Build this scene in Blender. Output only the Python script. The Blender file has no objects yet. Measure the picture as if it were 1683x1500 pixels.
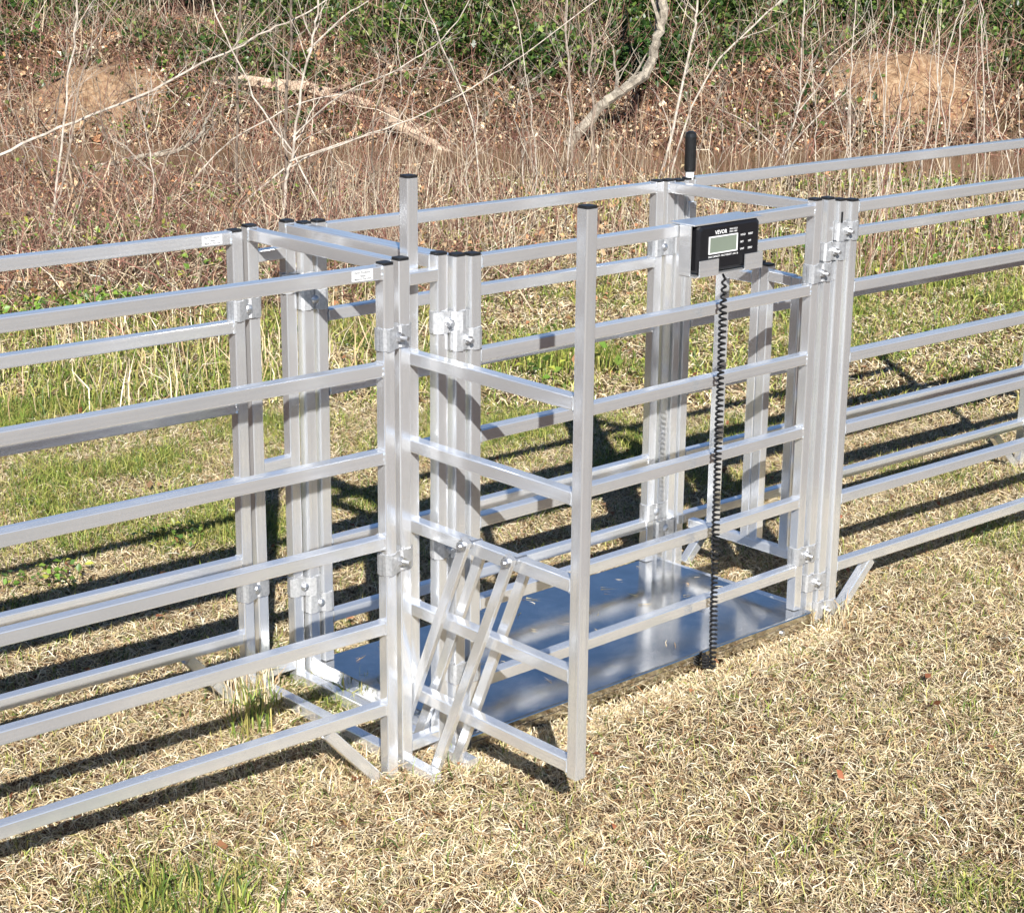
import bpy, math, random
import numpy as np
from mathutils import Vector
random.seed(7); RNG = np.random.default_rng(11)
sc = bpy.context.scene
COL = sc.collection

# ------------------------------------------------------------------ camera
CAM = Vector((-2.24744, -2.64659, 1.62220))
yaw, pitch, roll = math.radians(47.8536), math.radians(16.0983), math.radians(0.5297)
fw = Vector((math.cos(yaw)*math.cos(pitch), math.sin(yaw)*math.cos(pitch), -math.sin(pitch)))
rt = Vector((math.sin(yaw), -math.cos(yaw), 0)); up = rt.cross(fw)
r2 = rt*math.cos(roll) + up*math.sin(roll); u2 = up*math.cos(roll) - rt*math.sin(roll)
cd = bpy.data.cameras.new('camera'); cd.sensor_fit = 'HORIZONTAL'; cd.sensor_width = 36
cd.lens = 3069.05/1683*36; cd.clip_start = .05; cd.clip_end = 900
cam = bpy.data.objects.new('camera', cd); COL.objects.link(cam)
from mathutils import Matrix
cam.matrix_world = Matrix(((r2.x, u2.x, -fw.x, CAM.x), (r2.y, u2.y, -fw.y, CAM.y), (r2.z, u2.z, -fw.z, CAM.z), (0, 0, 0, 1)))
sc.camera = cam
VX, VY = math.cos(yaw), math.sin(yaw)            # forward on the ground
RX, RY = math.sin(yaw), -math.cos(yaw)           # right on the ground
def W(s, t): return (CAM.x + s*VX + t*RX, CAM.y + s*VY + t*RY)
def ST(x, y): return ((x-CAM.x)*VX + (y-CAM.y)*VY, (x-CAM.x)*RX + (y-CAM.y)*RY)

# ------------------------------------------------------------------ materials
def nodes(name):
    m = bpy.data.materials.new(name); m.use_nodes = True
    nt = m.node_tree; return m, nt, nt.nodes['Principled BSDF']
def N(nt, t, **kw):
    n = nt.nodes.new(t)
    for k, v in kw.items():
        if k in n.inputs: n.inputs[k].default_value = v
        else: setattr(n, k, v)
    return n
def ramp(nt, fac, stops):
    r = nt.nodes.new('ShaderNodeValToRGB'); e = r.color_ramp.elements
    while len(e) < len(stops): e.new(.5)
    for q, (p, c) in zip(e, stops): q.position = p; q.color = (*c, 1) if len(c) == 3 else c
    nt.links.new(fac, r.inputs[0]); return r.outputs[0]

def aluminium(name, lo, hi, r_lo, r_hi, metal, streak=(.7, 240)):
    m, nt, b = nodes(name); L = nt.links.new
    uv = N(nt, 'ShaderNodeUVMap'); uv.uv_map = 'uv'
    mp = N(nt, 'ShaderNodeMapping'); mp.inputs['Scale'].default_value = (streak[0], streak[1], 1); L(uv.outputs[0], mp.inputs[0])
    n1 = N(nt, 'ShaderNodeTexNoise', Scale=1.0, Detail=1.0, Roughness=.5); L(mp.outputs[0], n1.inputs[0])
    mp2 = N(nt, 'ShaderNodeMapping'); mp2.inputs['Scale'].default_value = (5, 14, 1); L(uv.outputs[0], mp2.inputs[0])
    n2 = N(nt, 'ShaderNodeTexNoise', Scale=1.0, Detail=5.0, Roughness=.65); L(mp2.outputs[0], n2.inputs[0])
    mx = N(nt, 'ShaderNodeMath', operation='ADD'); L(n1.outputs[0], mx.inputs[0]); L(n2.outputs[0], mx.inputs[1])
    hf = N(nt, 'ShaderNodeMath', operation='MULTIPLY'); L(mx.outputs[0], hf.inputs[0]); hf.inputs[1].default_value = .5
    L(ramp(nt, hf.outputs[0], [(.36, lo), (.60, hi)]), b.inputs['Base Color'])
    rr = N(nt, 'ShaderNodeMapRange'); L(hf.outputs[0], rr.inputs[0])
    rr.inputs[1].default_value = .36; rr.inputs[2].default_value = .62; rr.inputs[3].default_value = r_hi; rr.inputs[4].default_value = r_lo
    L(rr.outputs[0], b.inputs['Roughness']); b.inputs['Metallic'].default_value = metal
    # scratches
    mp3 = N(nt, 'ShaderNodeMapping'); mp3.inputs['Scale'].default_value = (14, 25, 1); mp3.inputs['Rotation'].default_value = (0, 0, .5); L(uv.outputs[0], mp3.inputs[0])
    bp = N(nt, 'ShaderNodeBump', Strength=.0, Distance=.0006); L(hf.outputs[0], bp.inputs['Height'])
    n3 = N(nt, 'ShaderNodeTexNoise', Scale=1.0, Detail=1.0); L(mp3.outputs[0], n3.inputs[0])
    bp2 = N(nt, 'ShaderNodeBump', Strength=.05, Distance=.004); L(n3.outputs[0], bp2.inputs['Height']); L(bp.outputs[0], bp2.inputs['Normal'])
    L(bp2.outputs[0], b.inputs['Normal'])
    return m
M_AL = aluminium('mill_aluminium', (.75, .765, .79), (.90, .91, .925), .14, .24, .75)
M_ZN = None
def cast_metal():
    m, nt, b = nodes('galvanised_casting'); L = nt.links.new
    tc = N(nt, 'ShaderNodeTexCoord')
    n = N(nt, 'ShaderNodeTexNoise', Scale=160.0, Detail=4.0, Roughness=.7); L(tc.outputs['Object'], n.inputs[0])
    L(ramp(nt, n.outputs[0], [(.3, (.46, .47, .48)), (.7, (.72, .72, .73))]), b.inputs['Base Color'])
    b.inputs['Metallic'].default_value = .8; b.inputs['Roughness'].default_value = .5
    bp = N(nt, 'ShaderNodeBump', Strength=.35, Distance=.002); L(n.outputs[0], bp.inputs['Height']); L(bp.outputs[0], b.inputs['Normal'])
    return m
M_ZN = cast_metal()
def plain(name, col, rough, metal=0, noise=0, nscale=60):
    m, nt, b = nodes(name); L = nt.links.new
    tc = N(nt, 'ShaderNodeTexCoord'); n = N(nt, 'ShaderNodeTexNoise', Scale=float(nscale), Detail=4.0); L(tc.outputs['Object'], n.inputs[0])
    lo = tuple(c*(1-noise) for c in col); hi = tuple(min(1, c*(1+noise)) for c in col)
    L(ramp(nt, n.outputs[0], [(.3, lo), (.7, hi)]), b.inputs['Base Color'])
    b.inputs['Roughness'].default_value = rough; b.inputs['Metallic'].default_value = metal
    return m
M_CAP = plain('black_plastic_cap', (.012, .012, .013), .45, 0, .3, 200)
M_BLACK = plain('black_display_plastic', (.010, .010, .012), .32, 0, .2, 300)
M_RUBBER = plain('black_rubber_grip', (.012, .012, .012), .28, 0, .2, 100)
M_CABLE = plain('black_cable_sheath', (.012, .012, .013), .4, 0, .2, 100)
M_BOLT = plain('zinc_bolt', (.62, .63, .65), .3, .9, .15, 300)
M_WHITE = plain('white_print', (.8, .8, .8), .5)
M_GREYPR = plain('grey_print', (.45, .45, .46), .5)
M_LABEL = plain('sticker_paper', (.62, .62, .61), .45, 0, .03, 80)
M_INK = plain('sticker_ink', (.10, .10, .12), .5)
M_LCD = plain('lcd_glass', (.17, .20, .16), .18, 0, .04, 20)
M_TAPE = plain('white_painted_tube', (.72, .72, .72), .45, 0, .05, 60)

def steel():
    m, nt, b = nodes('polished_stainless'); L = nt.links.new
    tc = N(nt, 'ShaderNodeTexCoord')
    mp = N(nt, 'ShaderNodeMapping'); mp.inputs['Scale'].default_value = (3, 300, 300); L(tc.outputs['Object'], mp.inputs[0])
    n = N(nt, 'ShaderNodeTexNoise', Scale=1.0, Detail=3.0); L(mp.outputs[0], n.inputs[0])
    n2 = N(nt, 'ShaderNodeTexNoise', Scale=7.0, Detail=6.0, Roughness=.7); L(tc.outputs['Object'], n2.inputs[0])
    L(ramp(nt, n2.outputs[0], [(.35, (.55, .54, .52)), (.7, (.74, .725, .70))]), b.inputs['Base Color'])
    rr = N(nt, 'ShaderNodeMapRange'); L(n2.outputs[0], rr.inputs[0]); rr.inputs[1].default_value = .3; rr.inputs[2].default_value = .75
    rr.inputs[3].default_value = .05; rr.inputs[4].default_value = .22; L(rr.outputs[0], b.inputs['Roughness'])
    b.inputs['Metallic'].default_value = 1
    n4 = N(nt, 'ShaderNodeTexNoise', Scale=3.5, Detail=2.0); L(tc.outputs['Object'], n4.inputs[0])
    bp = N(nt, 'ShaderNodeBump', Strength=.04, Distance=.001); L(n.outputs[0], bp.inputs['Height'])
    bp2 = N(nt, 'ShaderNodeBump', Strength=.14, Distance=.01); L(n4.outputs[0], bp2.inputs['Height']); L(bp.outputs[0], bp2.inputs['Normal'])
    L(bp2.outputs[0], b.inputs['Normal']); return m
M_STEEL = steel()

def attr_mat(name, rough=.6, trans=.0, spec=.3):
    m, nt, b = nodes(name); L = nt.links.new
    a = N(nt, 'ShaderNodeAttribute'); a.attribute_name = 'col'
    L(a.outputs['Color'], b.inputs['Base Color']); b.inputs['Roughness'].default_value = rough
    b.inputs['Specular IOR Level'].default_value = spec
    if trans:
        tr = N(nt, 'ShaderNodeBsdfTranslucent'); L(a.outputs['Color'], tr.inputs[0])
        mx = N(nt, 'ShaderNodeMixShader', Fac=trans); L(b.outputs[0], mx.inputs[1]); L(tr.outputs[0], mx.inputs[2])
        L(mx.outputs[0], nt.nodes['Material Output'].inputs[0])
    return m
M_GRASS = attr_mat('grass_blades', .55, .10, .35)
M_LEAF = attr_mat('living_leaves', .42, .18, .5)
M_LITTER = attr_mat('dead_leaves', .7, .1, .2)
M_TWIG = attr_mat('dry_stems', .75, 0, .2)

def bark(name, lo, hi, moss=None):
    m, nt, b = nodes(name); L = nt.links.new
    tc = N(nt, 'ShaderNodeTexCoord')
    n = N(nt, 'ShaderNodeTexNoise', Scale=22.0, Detail=6.0, Roughness=.7); L(tc.outputs['Object'], n.inputs[0])
    st = [(.3, lo), (.62, hi)] + ([(.7, moss)] if moss else [])
    L(ramp(nt, n.outputs[0], st), b.inputs['Base Color']); b.inputs['Roughness'].default_value = .85
    bp = N(nt, 'ShaderNodeBump', Strength=.5, Distance=.01); L(n.outputs[0], bp.inputs['Height']); L(bp.outputs[0], b.inputs['Normal'])
    return m
M_BARK_PALE = bark('pale_bark', (.22, .18, .14), (.58, .51, .43))
M_BARK_DARK = bark('dark_bark', (.06, .045, .035), (.22, .17, .13))
M_BARK_GREY = bark('grey_bark', (.12, .09, .07), (.34, .27, .21))
M_BARK_MOSS = bark('mossy_bark', (.09, .075, .055), (.40, .35, .28), (.17, .18, .07))
M_LOG = bark('weathered_log', (.22, .15, .10), (.58, .44, .32))

# ------------------------------------------------------------------ object helpers
def tag(o, label=None, cat=None, group=None, kind=None):
    if label: o['label'] = label
    if cat: o['category'] = cat
    if group: o['group'] = group
    if kind: o['kind'] = kind
    return o
def empty(name, loc, label, cat, group=None):
    o = bpy.data.objects.new(name, None); COL.objects.link(o); o.location = loc; o.empty_display_size = .05
    return tag(o, label, cat, group)
class MB:
    """collects polygons with uv"""
    def __init__(s): s.v = []; s.f = []; s.uv = []
    def poly(s, pts, uvs=None):
        i = len(s.v); s.v += [tuple(p) for p in pts]; s.f.append(list(range(i, i+len(pts))))
        s.uv += uvs if uvs else [(p[0]+p[1], p[2]) for p in pts]
    def build(s, name, mat, parent=None, smooth=False, origin=None, merge=False):
        me = bpy.data.meshes.new(name)
        o0 = Vector((0, 0, 0))
        if parent is not None: o0 = Vector(parent.matrix_basis.translation) + (Vector(parent['_w']) if '_w' in parent else Vector((0,0,0)))
        if origin is not None: o0 = Vector(origin)
        me.from_pydata([Vector(p)-o0 for p in s.v], [], s.f)
        uvl = me.uv_layers.new(name='uv'); uvl.data.foreach_set('uv', [c for q in s.uv for c in q])
        if merge:
            import bmesh
            bm = bmesh.new(); bm.from_mesh(me); bmesh.ops.remove_doubles(bm, verts=bm.verts, dist=1e-6); bm.to_mesh(me); bm.free()
        me.materials.append(mat)
        if smooth: me.polygons.foreach_set('use_smooth', [True]*len(me.polygons))
        me.update()
        ob = bpy.data.objects.new(name, me); COL.objects.link(ob)
        if parent is not None:
            ob.parent = parent
        if origin is not None and parent is None: ob.location = o0
        return ob
WT = .0254; HW = WT/2
def prof_rect(a, b, c=.0022, k=3):
    """rounded rectangle half-sizes a, b"""
    pts = []
    for (sx, sy, a0) in ((1, 1, 0), (-1, 1, 90), (-1, -1, 180), (1, -1, 270)):
        for i in range(k):
            t = math.radians(a0 + 90*i/(k-1)); pts.append((sx*(a-c)+c*math.cos(t), sy*(b-c)+c*math.sin(t)))
    return pts
def bar(mb, p, q, a=HW, b=HW, ref=(0, 0, 1), c=.0022, caps=True):
    """square bar from p to q; ref fixes the cross-section's roll"""
    p, q = Vector(p), Vector(q); d = (q-p); Ln = d.length; d.normalize()
    ref = Vector(ref)
    x = d.cross(ref)
    if x.length < 1e-4: x = d.cross(Vector((0, 1, 0)))
    x.normalize(); y = x.cross(d).normalized()
    pr = prof_rect(a, b, c); n = len(pr)
    off = random.random()*50; per = 0
    for i in range(n):
        (u0, w0), (u1, w1) = pr[i], pr[(i+1) % n]
        dl = math.hypot(u1-u0, w1-w0)
        A = p+x*u0+y*w0; B = p+x*u1+y*w1; Cc = q+x*u1+y*w1; D = q+x*u0+y*w0
        mb.poly([A, B, Cc, D], [(off, off+per), (off, off+per+dl), (off+Ln, off+per+dl), (off+Ln, off+per)])
        per += dl
    if caps:
        mb.poly([p+x*u+y*w for u, w in reversed(pr)]); mb.poly([q+x*u+y*w for u, w in pr])
def weld(mb, p, d, ref=(0, 0, 1), r=HW):
    """irregular weld bead round a bar's end at p, bar leaving along d"""
    d = Vector(d).normalized(); x = d.cross(Vector(ref)).normalized(); y = x.cross(d).normalized()
    pr = prof_rect(r, r, .003, 3); n = len(pr); pts = []
    for (u, w) in pr:
        pts.append((u, w))
    dense = []
    for i in range(n):
        (u0, w0), (u1, w1) = pts[i], pts[(i+1) % n]; k = 1 if math.hypot(u1-u0, w1-w0) < .006 else 6
        for j in range(k): dense.append((u0+(u1-u0)*j/k, w0+(w1-w0)*j/k))
    n = len(dense); P = Vector(p)
    inn, mid, out = [], [], []
    for (u, w) in dense:
        h = .0008+.0010*random.random(); l = .003+.002*random.random(); s = 1+h/r
        inn.append(P+x*u*s*1.02+y*w*s*1.02); mid.append(P+d*l*.5+x*u*s+y*w*s); out.append(P+d*l+x*u*1.001+y*w*1.001)
    for i in range(n):
        j = (i+1) % n
        mb.poly([inn[i], inn[j], mid[j], mid[i]]); mb.poly([mid[i], mid[j], out[j], out[i]])
def tube(mb, pts, rad, n=8, cap=True):
    """round tube along pts (rad float or list)"""
    pts = [Vector(p) for p in pts]; R = rad if isinstance(rad, (list, tuple)) else [rad]*len(pts)
    ref = Vector((.31, .2, .93)); rings = []
    for i, p in enumerate(pts):
        d = (pts[min(i+1, len(pts)-1)]-pts[max(i-1, 0)])
        d.normalize(); x = d.cross(ref)
        if x.length < .05: x = d.cross(Vector((1, 0, 0)))
        x.normalize(); y = d.cross(x); rings.append([p+x*R[i]*math.cos(2*math.pi*k/n)+y*R[i]*math.sin(2*math.pi*k/n) for k in range(n)])
    for a, b in zip(rings[:-1], rings[1:]):
        for k in range(n):
            j = (k+1) % n; mb.poly([a[k], a[j], b[j], b[k]])
    if cap: mb.poly(list(reversed(rings[0]))); mb.poly(rings[-1])
def box(mb, x0, x1, y0, y1, z0, z1):
    v = [(x0, y0, z0), (x1, y0, z0), (x1, y1, z0), (x0, y1, z0), (x0, y0, z1), (x1, y0, z1), (x1, y1, z1), (x0, y1, z1)]
    for f in ((3, 2, 1, 0), (4, 5, 6, 7), (0, 1, 5, 4), (1, 2, 6, 5), (2, 3, 7, 6), (3, 0, 4, 7)): mb.poly([v[i] for i in f])

def text_mesh(items, name, mat, parent):
    """items: (string, origin, right vector, up vector, size); one mesh lying 0.4 mm proud"""
    mb = MB()
    for s, org, rv, uv, size in items:
        cu = bpy.data.curves.new('text', 'FONT'); cu.body = s; cu.size = size; cu.resolution_u = 2; cu.offset = size*.015
        ob = bpy.data.objects.new('text', cu); me = bpy.data.meshes.new_from_object(ob)
        org, rv, uv = Vector(org), Vector(rv).normalized(), Vector(uv).normalized()
        P = [org + rv*v.co.x + uv*v.co.y for v in me.vertices]
        for f in me.polygons: mb.poly([P[i] for i in f.vertices])
        bpy.data.objects.remove(ob); bpy.data.curves.remove(cu); bpy.data.meshes.remove(me)
    return mb.build(name, mat, parent)

# ------------------------------------------------------------------ the livestock pen
def add_post(root, x, y, z0, z1, cap=True, name='post', a=HW):
    mb = MB(); bar(mb, (x, y, z0), (x, y, z1-.003), a, a, ref=(0, 1, 0))
    po = mb.build(name, M_AL, root)
    if cap:
        cb = MB(); bar(cb, (x, y, z1-.0028), (x, y, z1+.0022), a-.0006, a-.0006, ref=(0, 1, 0), c=.003)
        co = cb.build('end_cap', M_CAP, po, origin=root.location)
    return po
def add_rail(root, p, q, name='rail', a=HW, ref=(0, 0, 1), beads=True):
    mb = MB(); bar(mb, p, q, a, a, ref)
    if beads:
        d = Vector(q)-Vector(p); weld(mb, p, d, ref, a); weld(mb, q, -d, ref, a)
    return mb.build(name, M_AL, root)
def sticker(root, org, rv, uv, w=.046, h=.020):
    """white maker's label; org is its lower left corner, already proud of the tube"""
    org, rv, uv = Vector(org), Vector(rv).normalized(), Vector(uv).normalized(); n = rv.cross(uv)
    mb = MB(); c = [org, org+rv*w, org+rv*w+uv*h, org+uv*h]
    mb.poly([p+n*.0006 for p in c]); 
    for i in range(4): j = (i+1) % 4; mb.poly([c[i], c[j], c[j]+n*.0006, c[i]+n*.0006])
    st = mb.build('maker_label', M_LABEL, root)
    o = org+n*.0010
    t = text_mesh([('Farm Products', o+rv*.004+uv*.0137, rv, uv, .0060), ('Texas', o+rv*.015+uv*.0077, rv, uv, .0058), ('Made In The USA', o+rv*.004+uv*.0022, rv, uv, .0052)], 'lettering', M_INK, st)
    # st sits at its parent's origin, so does the lettering
    t.parent = st; 
    for v in t.data.vertices: v.co -= Vector(root.location)
    return st

PZ = [1.0017, .8198, .6526, .4852, .3137, .1463]
CZ = [.9978, .8164, .6562, .4819, .3099, .1418]
RZ = [.9958, .8112, .645, .4716, .2995, .1295]
def panel(label, a, b, zs, ha, hb, z0=-.004, braces=(True, True), group='six-rail aluminium panels'):
    a, b = Vector((*a, 0)), Vector((*b, 0)); d = (b-a).normalized(); L = (b-a).length
    root = empty('livestock_panel', (a+b)/2, label, 'fence panel', group)
    add_post(root, a.x, a.y, z0, ha); add_post(root, b.x, b.y, z0, hb)
    for z in zs:
        h = Vector((0, 0, z)); add_rail(root, a+d*(HW+.0004)+h, b-d*(HW+.0004)+h)
    for k, (p, s) in enumerate(((a, 1), (b, -1))):
        if braces[k]:
            mb = MB(); bar(mb, p+d*s*.034+Vector((0, 0, .006)), p+d*s*(.148+.0)+Vector((0, 0, zs[5]-HW-.002)), .0118, .0118)
            mb.build('brace', M_AL, root)
    return root, d
ca, sa = math.cos(math.radians(1.8)), math.sin(math.radians(1.8))
cr, sr = math.cos(math.radians(1.45)), math.sin(math.radians(1.45))
A = (-.169, 0.); A2 = (-.168, .488)
p1, d1 = panel('aluminium panel of the near row, running left from the open gate over the dry lawn', (A[0]-1.52*ca, 1.52*sa), A, PZ, 1.017, 1.017)
sticker(p1, (-.251, -HW+.0026-.0012, .9925), (1, 0, 0), (0, 0, 1))
p2, _ = panel('aluminium panel of the far row, running left in front of the reddish brush', (A2[0]-1.52*ca, .488+1.52*sa), A2, PZ, 1.015, 1.015)
sticker(p2, (-.250, .488-HW+.0026-.0012, .9925), (1, 0, 0), (0, 0, 1))
p3, _ = panel('near side of the weigh cage, carrying the black display', (.035, -.008), (1.064, .006), CZ, 1.013, 1.021, z0=.0425, braces=(False, False))
p4, _ = panel('far side of the weigh cage, along the back edge of the steel platform', (.034, .480), (1.048, .480), CZ, 1.016, 1.013, z0=.0425, braces=(False, False))
p5, _ = panel('aluminium panel of the near row, running right from the cage over dry grass', (1.173, -.012), (1.173+1.52*cr, -.012-1.52*sr), RZ, 1.012, 1.012)
p6, _ = panel('aluminium panel of the far row, running right in front of the tall canes', (1.147, .470), (1.147+1.52*cr, 0.470-1.52*sr), [z+.006 for z in RZ], 1.012, 1.012)

# --- gate frame: two hoops over the alley joined by short spacers
BX, CX = -.123, -.0285
gf = empty('gate_frame', (-.076, .256, 0), 'double aluminium hoop over the alley that holds the opened sliding gate', 'gate frame')
def hoop(root, x, y0, y1, h0, h1, zb=.0, xb=None):
    xb = x if xb is None else xb
    add_post(root, x, y0, zb, h0); add_post(root, xb, y1, zb, h1)
    zt = min(h0, h1)-.0035-HW
    add_rail(root, (x, y0+HW+.0004, zt), (xb, y1-HW-.0004, zt), 'top_bar')
    add_rail(root, (x, y0+HW+.0004, zb+.014), (xb, y1-HW-.0004, zb+.014), 'bottom_bar')
hoop(gf, BX, .012, .500, 1.019, 1.019, -.002)
hoop(gf, CX, .015, .503, 1.018, 1.019, -.002)
sticker(gf, (BX-HW+.0026-.0012, .130, .993), (0, -1, 0), (0, 0, 1))
for y, z in ((.012, .979), (.500, .955), (.500, .507), (.500, .046), (.012, .044)):
    mb = MB(); bar(mb, (BX+HW+.0004, y, z), (CX-HW-.0004, y+.002, z), .0120, .0120); mb.build('spacer', M_AL, gf)
for x in (BX+.0005, CX):
    mb = MB(); bar(mb, (x, .012-HW-.0006, .0125), (x, -.088, .0095), .0122, .0122); mb.build('foot', M_AL, gf)

# --- sliding gate, swung out of the frame on its links
GX = -.075
gt = empty('sliding_gate', (GX, -.19, .13), 'tall two-post sliding gate pulled out toward the viewer, beside the near hoop', 'gate')
GZ = [.821, .650, .4895, .318, .142]
add_post(gt, GX, .046, .125, 1.162); add_post(gt, GX, -.428, .122, 1.161)
for z in GZ: add_rail(gt, (GX, .046-HW-.0004, z), (GX, -.428+HW+.0004, z))
for k, (yt, yb) in enumerate(((-.147, .064), (-.271, -.060))):
    for sx in (-1, 1):
        x = GX+sx*(HW+.0142)
        mb = MB(); dv = Vector((0, yb-yt, .012-.4995)).normalized()
        bar(mb, Vector((x, yt, .4995))-dv*(.012 if sx < 0 else -.026), Vector((x, yb, .012))+dv*.004, .0056, .0108, ref=dv.cross(Vector((1, 0, 0))), c=.0015)
        lk = mb.build('swing_link', M_AL, gt)
    bo = MB()
    tube(bo, [(GX-HW-.032, yt, .4995), (GX+HW+.002, yt, .4995)], .0045, 10)
    tube(bo, [(GX-HW-.0285, yt, .4995), (GX-HW-.0215, yt, .4995)], .0088, 6)
    tube(bo, [(GX-HW-.0212, yt, .4995), (GX-HW-.0200, yt, .4995)], .0115, 16)
    for sx in (-1,): tube(bo, [(GX+sx*(HW+.0003), yt, .4995), (GX+sx*(HW+.0083), yt, .4995)], .008, 12)
    bo.build('pivot_bolt', M_BOLT, gt)

# --- inner hoops at both ends of the weigh cage
h1 = empty('end_hoop', (.003, .244, 0), 'plain aluminium hoop closing the gate end of the weigh cage', 'hoop frame')
hoop(h1, .0035, .0, .488, 1.014, 1.014, -.003)
h2 = empty('end_hoop', (1.106, .24, 0), 'aluminium hoop with a white sticker closing the far end of the weigh cage', 'hoop frame')
hoop(h2, 1.106, .004, .478, 1.020, 1.012, -.003, 1.084)
sticker(h2, (1.106-HW+.0026-.0012, .070, .988), (0, -1, 0), (0, 0, 1))
h3 = empty('end_hoop', (1.141, .24, 0), 'slotted aluminium posts bolted between the cage end and the right-hand panels', 'hoop frame')
add_post(h3, 1.139, -.004, -.003, 1.015); add_post(h3, 1.116, .474, -.003, 1.010)
mb = MB(); bar(mb, (1.136, .01, .011), (1.119, .46, .011)); mb.build('bottom_bar', M_AL, h3)
mb = MB(); box(mb, 1.1315, 1.1375, -.004-HW-.0012, -.004-HW-.0002, .962, .988); mb.build('slot', M_CAP, h3)

# --- swing gate standing shut at the far end
sg = empty('swing_gate', (1.19, .26, .14), 'low shut gate at the far end of the weigh cage, capped middle post', 'gate')
SX = 1.172
for y, z1, cap in ((.366, .805, False), (.128, .815, False)):
    add_post(sg, SX, y, .14, z1, cap)
add_post(sg, SX, .252, .14, .832, True); add_post(sg, SX, .224, .14, .830, True)
mb = MB(); bar(mb, (SX, .43, .800), (SX, .366+HW+.0006, .800)); mb.build('top_rail', M_AL, sg)
mb = MB(); bar(mb, (SX, .366-HW-.0006, .793), (SX, .252+HW+.0006, .793)); mb.build('top_rail', M_AL, sg)
mb = MB(); bar(mb, (SX, .224-HW-.0006, .805), (SX, .128+HW+.0006, .803)); mb.build('top_rail', M_AL, sg)
mb = MB(); bar(mb, (SX, .128-HW-.0006, .803), (SX, .03, .802)); mb.build('top_rail', M_AL, sg)
mb = MB(); bar(mb, (SX, .44, .128), (SX, .03, .128), .0118, .0118); mb.build('bottom_rail', M_AL, sg)
lv = empty('latch_lever', (1.15, .47, .9), 'upright latch lever with a long black rubber grip at the far corner', 'lever')
mb = MB(); tube(mb, [(1.150, .468, .78), (1.150, .468, 1.045)], .0105, 16); mb.build('lever_tube', M_TAPE, lv, smooth=False)
mb = MB()
zz = [1.028, 1.030, 1.034, 1.112, 1.120, 1.1245, 1.1265]; rr_ = [.0118, .0138, .0142, .0142, .0132, .0095, .003]
tube(mb, [(1.150, .468, z) for z in zz], rr_, 20); mb.build('rubber_grip', M_RUBBER, lv, smooth=True)
mb = MB(); box(mb, 1.1375, 1.1605, .4515, .4565, .90, .955); mb.build('bracket', M_AL, lv)

# --- clamps: two cast saddles round a pair of posts, one bolt between them
def saddle(mb, p, q, z, side, hh=.0205, t=.0032):
    p, q = Vector((*p, 0)), Vector((*q, 0)); u = (q-p); L = u.length; u.normalize(); n = Vector((u.y, -u.x, 0))*side
    r = HW+.0008; m = L/2; g = max(.002, (L-2*HW)*.5)
    pr = [(-r, .001), (-r, r-.006), (-r+.0018, r-.0018), (-r+.006, r), (r-.008, r), (m-g*.6-.001, r-.0015), (m-g*.35, r-.0055), (m+g*.35, r-.0055), (m+g*.6+.001, r-.0015), (L-r+.008, r), (L+r-.006, r), (L+r-.0018, r-.0018), (L+r, r-.006), (L+r, .001)]
    def off(i):
        a = Vector(pr[max(i-1, 0)]); b = Vector(pr[min(i+1, len(pr)-1)]); dd = (b-a).normalized(); nn = Vector((-dd.y, dd.x))
        return Vector(pr[i])+nn*t
    O = [off(i) for i in range(len(pr))]
    def P(uv, zz): return p+u*uv[0]+n*uv[1]+Vector((0, 0, zz))
    for i in range(len(pr)-1):
        e = .0012*math.sin(i*1.9)
        z0, z1 = z-hh+e, z+hh+e
        mb.poly([P(O[i], z0), P(O[i+1], z0), P(O[i+1], z1), P(O[i], z1)])
        mb.poly([P(pr[i+1], z0), P(pr[i], z0), P(pr[i], z1), P(pr[i+1], z1)])
        mb.poly([P(O[i], z1), P(O[i+1], z1), P(pr[i+1], z1), P(pr[i], z1)])
        mb.poly([P(pr[i], z0), P(pr[i+1], z0), P(O[i+1], z0), P(O[i], z0)])
    for i in (0, len(pr)-1): mb.poly([P(pr[i], z-hh), P(O[i], z-hh), P(O[i], z+hh), P(pr[i], z+hh)])
    return p+u*m, n
def clamp(p, q, z, label, nut_front):
    m = ((p[0]+q[0])/2, (p[1]+q[1])/2, z)
    root = empty('pipe_clamp', m, label, 'clamp', 'cast clamps bolting neighbouring posts together')
    for s in (1, -1):
        mb = MB(); c, n = saddle(mb, p, q, z, s)
        mb.build('saddle', M_ZN, root)
        if s == 1: front = n
    c = Vector((c.x, c.y, z)); f0 = HW+.0008-.0055+.0032
    nd = front if nut_front else -front
    bo = MB(); tube(bo, [c-nd*(f0+.002), c+nd*(f0+.024)], .0042, 10)
    tube(bo, [c+nd*(f0+.0022), c+nd*(f0+.0034)], .0105, 16); 
    hd = -nd
    tube(bo, [c+hd*f0, c+hd*(f0+.003), c+hd*(f0+.0062), c+hd*(f0+.0085), c+hd*(f0+.0095)], [.0112, .0108, .0085, .0045, .001], 14)
    b = bo.build('bolt', M_BOLT, root)
    nu = MB(); tube(nu, [c+nd*(f0+.0036), c+nd*(f0+.0110)], .0088, 6); nu.build('nut', M_BOLT, b, origin=root.location)
    return root
Bp, Cp, Hp, Kp = (BX, .012), (CX, .015), (.0035, .0), (.035, -.008)
Dp, Ep, Fp, Gp = (1.064, .006), (1.106, .004), (1.139, -.004), (1.173, -.012)
clamp(A, Bp, .876, 'upper nut-side clamp joining the near left panel to the gate hoop', True)
clamp(A, Bp, .440, 'lower nut-side clamp joining the near left panel to the gate hoop', True)
clamp(Cp, Hp, .887, 'higher of the two clamps near the top of the triple post behind the gate', True)
clamp(Hp, Kp, .852, 'lower of the two clamps near the top of the triple post behind the gate', True)
clamp(Cp, Hp, .438, 'half-hidden clamp midway up the triple post, behind the swing links', True)
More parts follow.
